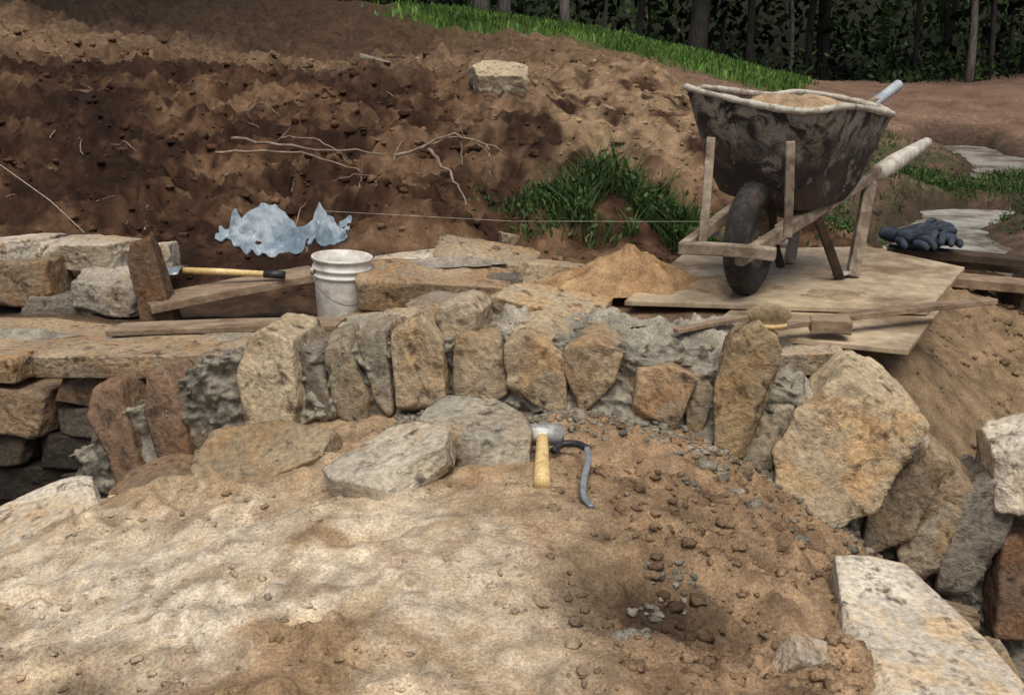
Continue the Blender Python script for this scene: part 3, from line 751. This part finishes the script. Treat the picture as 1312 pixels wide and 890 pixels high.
board('leg',(1.10,3.575,1.04),(1.245,3.70,.782),.032,.025,MDARKW,WB,up=(0,-1,0))
board('leg_foot',(1.22,3.69,.796),(1.33,3.76,.796),.03,.012,MSTEEL,WB)
board('leg',(1.18,4.05,1.14),(1.13,3.99,.782),.04,.035,MFR,WB,up=(0,-1,0))
board('leg',(.95,3.80,1.08),(1.08,3.93,.782),.03,.025,MDARKW,WB,up=(0,-1,0))

# ------------------------------------------------------------------ cloth
m=m_simple('denim',(.16,.22,.27),(.40,.46,.50),4,.9,0,.3,.004)
nu,nv=220,120;u,v=np.meshgrid(np.linspace(0,1,nu),np.linspace(0,1,nv),indexing='ij')
lo=.30*sst(.30,0,u)-.12*np.exp(-((u-.45)/.15)**2)+.25*np.exp(-((u-.72)/.05)**2)+.06*fbm(u*9,v*0,0,92,2);hi=1-.20*u-.15*np.exp(-((u-.12)/.05)**2)+.12*fbm(u*6,v*0+9,0,93,2)
vv=lo+(hi-lo)*v
xx=-1.58+(u+.04*fbm(v*5,u*0+2,0,91,2)*(2*u-1))*.70;yy=5.15+vv*.42
bz=tps(xx.ravel(),yy.ravel()).reshape(xx.shape);bg_=gh(xx.ravel(),yy.ravel()).reshape(xx.shape)
f1=(1-np.abs(fbm(u*2.5+v*1.6,v*1.3-u*.8,0,94,2))*3).clip(-.5,1);f2=(1-np.abs(fbm(u*5-v*2,v*2.5+u*2,0,96,2))*3).clip(-.5,1)
f3=(1-np.abs(fbm(u*9+v*4,v*3,0,98,1))*2.5).clip(-.5,1)
e=np.minimum(np.minimum(u,1-u)*10,np.minimum(v,1-v)*7).clip(0,1)
zz=bz+.01+(.09*f1+.045*f2+.012*f3+.03)*e+.02*e
soft=bg_+.018
zz=np.where(zz>soft,zz,soft)
idm=np.arange(nu*nv).reshape(nu,nv);Fm=np.stack([idm[:-1,:-1],idm[1:,:-1],idm[1:,1:],idm[:-1,1:]],-1).reshape(-1,4)
o=mk('denim_jacket',np.stack([xx.ravel(),yy.ravel(),zz.ravel()],1),Fm,m,True)
s_=o.modifiers.new('s','SOLIDIFY');s_.thickness=.010
MGL=m_simple('glove_cloth',(.014,.020,.034),(.05,.065,.09),15,.9,0,.6,.004)
def glove(loc,rot,seed):
    r=random.Random(seed);E=empty('work_glove')
    def chain(nm,pts,rads):
        me=bpy.data.meshes.new(nm);me.from_pydata(pts,[(i,i+1) for i in range(len(pts)-1)],[])
        o=bpy.data.objects.new(nm,me);COL.objects.link(o);o.parent=E
        sk=o.modifiers.new('k','SKIN')
        for i,q in enumerate(me.skin_vertices[0].data): q.radius=(rads[i][0],rads[i][1]);q.use_root=(i==0)
        sb=o.modifiers.new('s','SUBSURF');sb.levels=2;sb.render_levels=2;me.materials.append(MGL)
    chain('palm',[(-.13,0,.03),(-.07,0,.028),(-.02,.003,.03),(.03,0,.026)],[(.045,.025),(.038,.022),(.045,.024),(.042,.018)])
    for i,(yy_,L_) in enumerate([(-.034,.06),(-.012,.075),(.012,.07),(.034,.055)]):
        b=r.uniform(-.01,.012)
        chain('finger_%d'%(i+1),[(.02,yy_,.026),(.02+L_*.45,yy_*1.2,.036+b),(.02+L_*.8,yy_*1.3,.030),(.02+L_,yy_*1.3,.016)],[(.014,.014),(.013,.013),(.012,.012),(.010,.010)])
    chain('thumb',[(-.04,-.03,.026),(-.01,-.062,.03),(.02,-.08,.02)],[(.017,.016),(.014,.014),(.011,.011)])
    E.location=loc;E.rotation_euler=rot;E.scale=(1.3,1.3,1.5)
glove((1.80,4.42,.762),(R(4),R(4),R(-50)),1)
glove((1.93,4.40,.766),(R(-6),R(-4),R(-110)),2)
glove((1.88,4.46,.80),(R(10),R(-8),R(20)),3)

# ------------------------------------------------------------------ sticks, string
MSTK=m_simple('dry_twig',(.34,.26,.18),(.18,.13,.09),10,.9)
def stick(pl,r0,n=14):
    pts=[(x,y,float(tps(np.array([x]),np.array([y]))[0])+h+.06) for x,y,h in pl]
    P=spline(pts,n);P=[p+Vector((random.gauss(0,.006),random.gauss(0,.006),random.gauss(0,.006))) for p in P]
    return tube('dead_branch',P,[r0*(1-.7*i/len(P)) for i in range(len(P))],MSTK,None,6)
stick([(-1.8,6.5,.08),(-1.3,6.3,.10),(-.75,6.1,.12)],.012)
stick([(-1.85,6.3,.06),(-1.3,6.25,.08),(-.9,6.0,.06)],.010)
stick([(-1.5,6.6,.05),(-1.2,6.3,.14),(-1.0,6.2,.05)],.007)
stick([(-.7,6.1,.10),(-.35,6.1,.20),(-.05,6.0,.14)],.011)
stick([(-.3,6.1,.02),(-.31,6.1,.2),(-.29,6.08,.34)],.008)
stick([(-.5,6.0,.17),(-.35,5.8,.10),(-.25,5.6,.03)],.012)
stick([(-.55,6.1,.14),(-.3,6.2,.16),(-.1,6.1,.05)],.007)
stick([(-.14,6.0,.17),(-.12,5.95,.0)],.007)
stick([(-.9,5.9,.0),(-.88,5.9,.16)],.006)
stick([(-1.3,5.9,.0),(-1.27,5.9,.12)],.005)
stick([(-2.0,5.4,.0),(-1.98,5.4,.14)],.006)
stick([(-1.06,5.1,-.05),(-1.06,5.1,.12)],.014)
stick([(-1.9,7.4,.0),(-1.75,7.2,.12),(-1.6,7.1,.05)],.006)
for i in range(34):
    x=random.uniform(-3.4,.6);y=random.uniform(5.2,8.5);a=random.uniform(0,3.1);l=random.uniform(.1,.4)
    stick([(x,y,.0),(x+l*.5*math.cos(a),y+l*.5*math.sin(a),.03),(x+l*math.cos(a),y+l*math.sin(a),.0)],random.uniform(.002,.005),6)
MSTR=m_simple('string',(.6,.55,.45),(.5,.45,.35),10,.8)
tube('mason_line',[(-.95,4.9,.86),(0,4.95,.80),(1.0,5.0,.79)],.0010,MSTR,None,5)
tube('mason_line',[(-2.65,4.9,1.21),(-2.2,4.75,.93),(-2.0,4.62,.80)],.0018,MSTR,None,5)

# ------------------------------------------------------------------ vegetation
def blades(name,x,y,h,w,col,mat,lean=.5,parent=None,zoff=0):
    n=len(x);z=gh(x,y)+zoff;a=rng.uniform(0,2*np.pi,n);b=rng.uniform(0,2*np.pi,n);l=rng.uniform(.1,1,n)*lean*h
    dx=np.cos(a)*w;dy=np.sin(a)*w;lx=np.cos(b)*l;ly=np.sin(b)*l
    P=np.stack([np.stack([x-dx,y-dy,z-.02],1),np.stack([x+dx,y+dy,z-.02],1),
      np.stack([x+dx*.8+lx*.4,y+dy*.8+ly*.4,z+h*.6],1),np.stack([x-dx*.8+lx*.4,y-dy*.8+ly*.4,z+h*.6],1),
      np.stack([x+lx,y+ly,z+h],1)],1).reshape(-1,3)
    i=np.arange(n)*5
    Q=np.stack([i,i+1,i+2,i+3],1);T=np.stack([i+3,i+2,i+4],1)
    Fc=[tuple(q) for q in Q.tolist()]+[tuple(q) for q in T.tolist()]
    return mk(name,P,Fc,mat,False,parent,np.repeat(col,5,0))
def gcol(n,a,b):
    t=rng.uniform(0,1,n)[:,None];return (np.array(a)[None]*(1-t)+np.array(b)[None]*t)*rng.uniform(.6,1.25,n)[:,None]
N=75000;x=rng.uniform(-4,9,N);y=rng.uniform(15.0,29,N);k=rng.uniform(size=N)<grasszone(x,y)**1.5*(.4+.6*sst(-.4,.2,fbm(x*1.2,y*1.2,0,131,3)));x=x[k];y=y[k]
pt=fbm(x*.9,y*.9,0,133,3)[:,None]
blades('hill_grass',x,y,rng.uniform(.05,.16,len(x)),rng.uniform(.012,.026,len(x)),gcol(len(x),(.05,.12,.02),(.15,.25,.055))*(1+.6*pt),MGRASS)
def leaves(name,P,s0,s1,c1,c2,parent=None,colmod=None):
    n=len(P);d=rng.normal(size=(n,3));d/=np.linalg.norm(d,axis=1)[:,None];e=np.cross(d,rng.normal(size=(n,3)));e/=np.linalg.norm(e,axis=1)[:,None]
    s=rng.uniform(s0,s1,n)[:,None]
    V=np.stack([P-d*s,P+e*s*.5,P+d*s,P-e*s*.5],1).reshape(-1,3)
    F_=np.arange(n*4).reshape(n,4)
    c=gcol(n,c1,c2)
    if colmod is not None:c=c*colmod[:,None]
    return mk(name,V,F_,MLEAF,False,parent,np.repeat(c,4,0))
def weed(name,cx,cy,sx,sy,n,h,c1=(.030,.065,.016),c2=(.09,.14,.042),thr=-.1):
    def ok(x,y): return (fbm(x*4,y*4,0,97,2)>thr)&((creekd(x,y)>.50) if cx>2 else True)
    x=rng.normal(cx,sx,n);y=rng.normal(cy,sy,n);q=ok(x,y);x=x[q];y=y[q]
    hh=rng.uniform(.2,1,len(x))**1.3*h*np.exp(-((x-cx)/(2.2*sx))**2)*(1+.5*fbm(x*6,y*6,0,98,2))
    o=blades(name,x,y,hh,rng.uniform(.003,.007,len(x)),gcol(len(x),c1,c2),MGRASS,1.1)
    m_=n//2;x=rng.normal(cx,sx,m_);y=rng.normal(cy,sy,m_);q=ok(x,y);x=x[q];y=y[q];m_=len(x)
    z=gh(x,y)+rng.uniform(.02,1,m_)*h*.7*np.exp(-((x-cx)/(2*sx))**2)
    leaves(name.replace('weeds','leafy_weeds'),np.stack([x,y,z],1),.012,.028,c1,c2,o)
    return o
weed('bank_weeds',.62,5.65,.24,.14,5000,.25,thr=-.4)
weed('bank_weeds',.92,5.50,.14,.10,2000,.25,thr=-.5)
weed('bank_weeds',.10,5.9,.16,.12,700,.12)
weed('bank_weeds',-1.15,7.3,.09,.07,300,.15)
weed('creek_weeds',2.45,8.0,.35,1.0,3500,.12,thr=0)
weed('creek_weeds',3.2,11,.5,1.3,4500,.18,thr=0)
weed('creek_weeds',4.9,8.6,.35,.6,4500,.20)
weed('creek_weeds',5.6,10.3,.45,.5,3500,.18)
weed('creek_weeds',4.4,10.2,.4,.25,2500,.14)
weed('creek_weeds',2.2,6.6,.22,.5,1800,.10)
weed('creek_weeds',7.8,12.6,.5,.8,2500,.2)
weed('creek_weeds',4.6,14.5,.7,1.0,3000,.2,thr=0)
m,nt,b=mat_new('creek_water');b.inputs['Roughness'].default_value=.10
co=objco(nt);c=mix(nt,ramp(nt,noise(nt,co,1.6,4,.65),[(.42,0),(.58,1)]),(.56,.55,.51),(.20,.17,.13));nt.links.new(c,b.inputs['Base Color'])  # murky water; the pale tone also paints in the bright sky reflection
bump(nt,b,[(noise(nt,co,9,3,.5),.12,.02)])
mk('creek_water',[(2,5.8,.14),(4.3,5.8,.14),(6.5,9.5,.14),(9,17.5,.14),(6,17.5,.14),(3.6,11.5,.14)],[(0,1,2,5),(5,2,3,4)],m,False)

def tree(name,x,y,h,r0,seed,bark):
    r=random.Random(seed);E=empty(name);gz=g1(x,y)
    lx,ly=r.uniform(-.05,.05)*h,r.uniform(-.04,.04)*h
    P=[];n=14
    for i in range(n+1):
        t=i/n;P.append((x+lx*t*t+.06*math.sin(i*1.1+seed),y+ly*t*t,gz-.2+h*t))
    rad=[r0*(1.35 if i==0 else 1)*(1-.8*i/n) for i in range(n+1)]
    tube('trunk',P,rad,bark,E,12)
    tips=[]
    for k in range(9):
        t=r.uniform(.28,.95);b=Vector(P[int(t*n)]);a=r.uniform(0,6.28);L_=h*r.uniform(.14,.28)*(1.2-t*.5)
        e=b+Vector((math.cos(a)*L_,math.sin(a)*L_,L_*.55))
        m_=b.lerp(e,.5)+Vector((0,0,-.05*L_))
        tube('limb_%d'%(k+1),spline([b,m_,e],6),[r0*.35*(1-t*.5)*(1-.12*q) for q in range(7)],bark,E,6);tips+= [e,m_]
    tips.append(Vector(P[-1]))
    Q=[]
    for tpt in tips:
        for c in range(7):
            cc=np.array(tpt)+rng.normal(size=3)*h*.055
            Q.append(cc+rng.normal(size=(50,3))*h*.028)
    Q=np.concatenate(Q);leaves('crown',Q,.09,.18,(.020,.04,.010),(.05,.085,.02),E)
for i,(x,y,h,r0,pb) in enumerate([(-.8,25.5,13,.20,1),(-.2,27,12,.17,1),(1.35,26,12,.13,1),(3.6,29,14,.10,0),(5.0,28,13,.28,0),(6.8,30,12,.12,0),(11.7,26.5,11,.10,1),(-6,27,13,.2,0),(8.9,31,12,.12,0),(15.5,31,13,.2,0),(18,29,12,.18,0),(2.5,28.5,12,.06,1),(7.9,29.5,11,.06,1),(13.6,29.5,12,.08,0)]):
    tree('deciduous_tree',x,y,h,r0,i+1,MBARKP if pb else MBARK)
N=52000
x=rng.uniform(-30,44,N);y=rng.uniform(30,48,N);zz=gh(x,y,False)
hh=rng.uniform(0,1,N)*8
q=fbm(x*.35,y*.35,hh*.45,101,3);k=q>-.12;x=x[k];y=y[k];hh=hh[k];zz=zz[k];q=q[k]
leaves('distant_forest',np.stack([x,y,zz+hh],1),.09,.26,(.012,.024,.008),(.055,.095,.026),None,np.clip(.25+q*3.6,.08,2.4))
V=[];Fc=[]
for i in range(70):
    x=random.uniform(-35,45);y=random.uniform(31,42);r_=random.uniform(.04,.14);gz=g1(x,y);b=len(V);lean=random.uniform(-1.2,1.2)
    for t in (0,1):
        for s in range(7):
            a=s*6.283/7;V.append((x+lean*t+r_*(1-.5*t)*math.cos(a),y+r_*(1-.5*t)*math.sin(a),gz-.2+11*t))
    for s in range(7): Fc.append((b+s,b+(s+1)%7,b+7+(s+1)%7,b+7+s))
mk('distant_trunks',V,Fc,MBARK,True)
N=12000;x=rng.uniform(-14,28,N);y=rng.uniform(26.5,33,N);z=gh(x,y)+rng.uniform(0,1,N)**2*(.3+1.6*(fbm(x*.5,y*.5,0,113,2)*.5+.5)**2)
k=fbm(x*.8,y*.8,0,111,2)>-.0
leaves('forest_undergrowth',np.stack([x,y,z],1)[k],.05,.13,(.013,.026,.008),(.05,.085,.022))

# ------------------------------------------------------------------ light, camera
w=bpy.data.worlds.new('World');sc.world=w;w.use_nodes=True;nt=w.node_tree
bg=nt.nodes['Background'];sk=nt.nodes.new('ShaderNodeTexSky');sk.sky_type='NISHITA';sk.sun_disc=False
EL,AZ=64,172
sk.sun_elevation=R(EL);sk.sun_rotation=R(AZ);sk.dust_density=4;sk.air_density=.8
nt.links.new(sk.outputs[0],bg.inputs[0]);bg.inputs[1].default_value=.095
sd=bpy.data.lights.new('sun','SUN');sd.energy=2.6;sd.angle=R(45);sd.color=(1,.94,.84)
so=bpy.data.objects.new('sun',sd);COL.objects.link(so)
d=Vector((math.sin(R(AZ))*math.cos(R(EL)),math.cos(R(AZ))*math.cos(R(EL)),math.sin(R(EL))))
so.rotation_euler=d.to_track_quat('Z','Y').to_euler()
cam=bpy.data.cameras.new('camera');co_=bpy.data.objects.new('camera',cam);COL.objects.link(co_)
cam.sensor_width=36;cam.lens=35;cam.clip_end=500;cam.clip_start=.05
co_.location=(0,0,1.6);co_.rotation_euler=(R(90-16.4),0,0);sc.camera=co_
sc.view_settings.view_transform='Standard';sc.view_settings.look='None';sc.view_settings.exposure=0
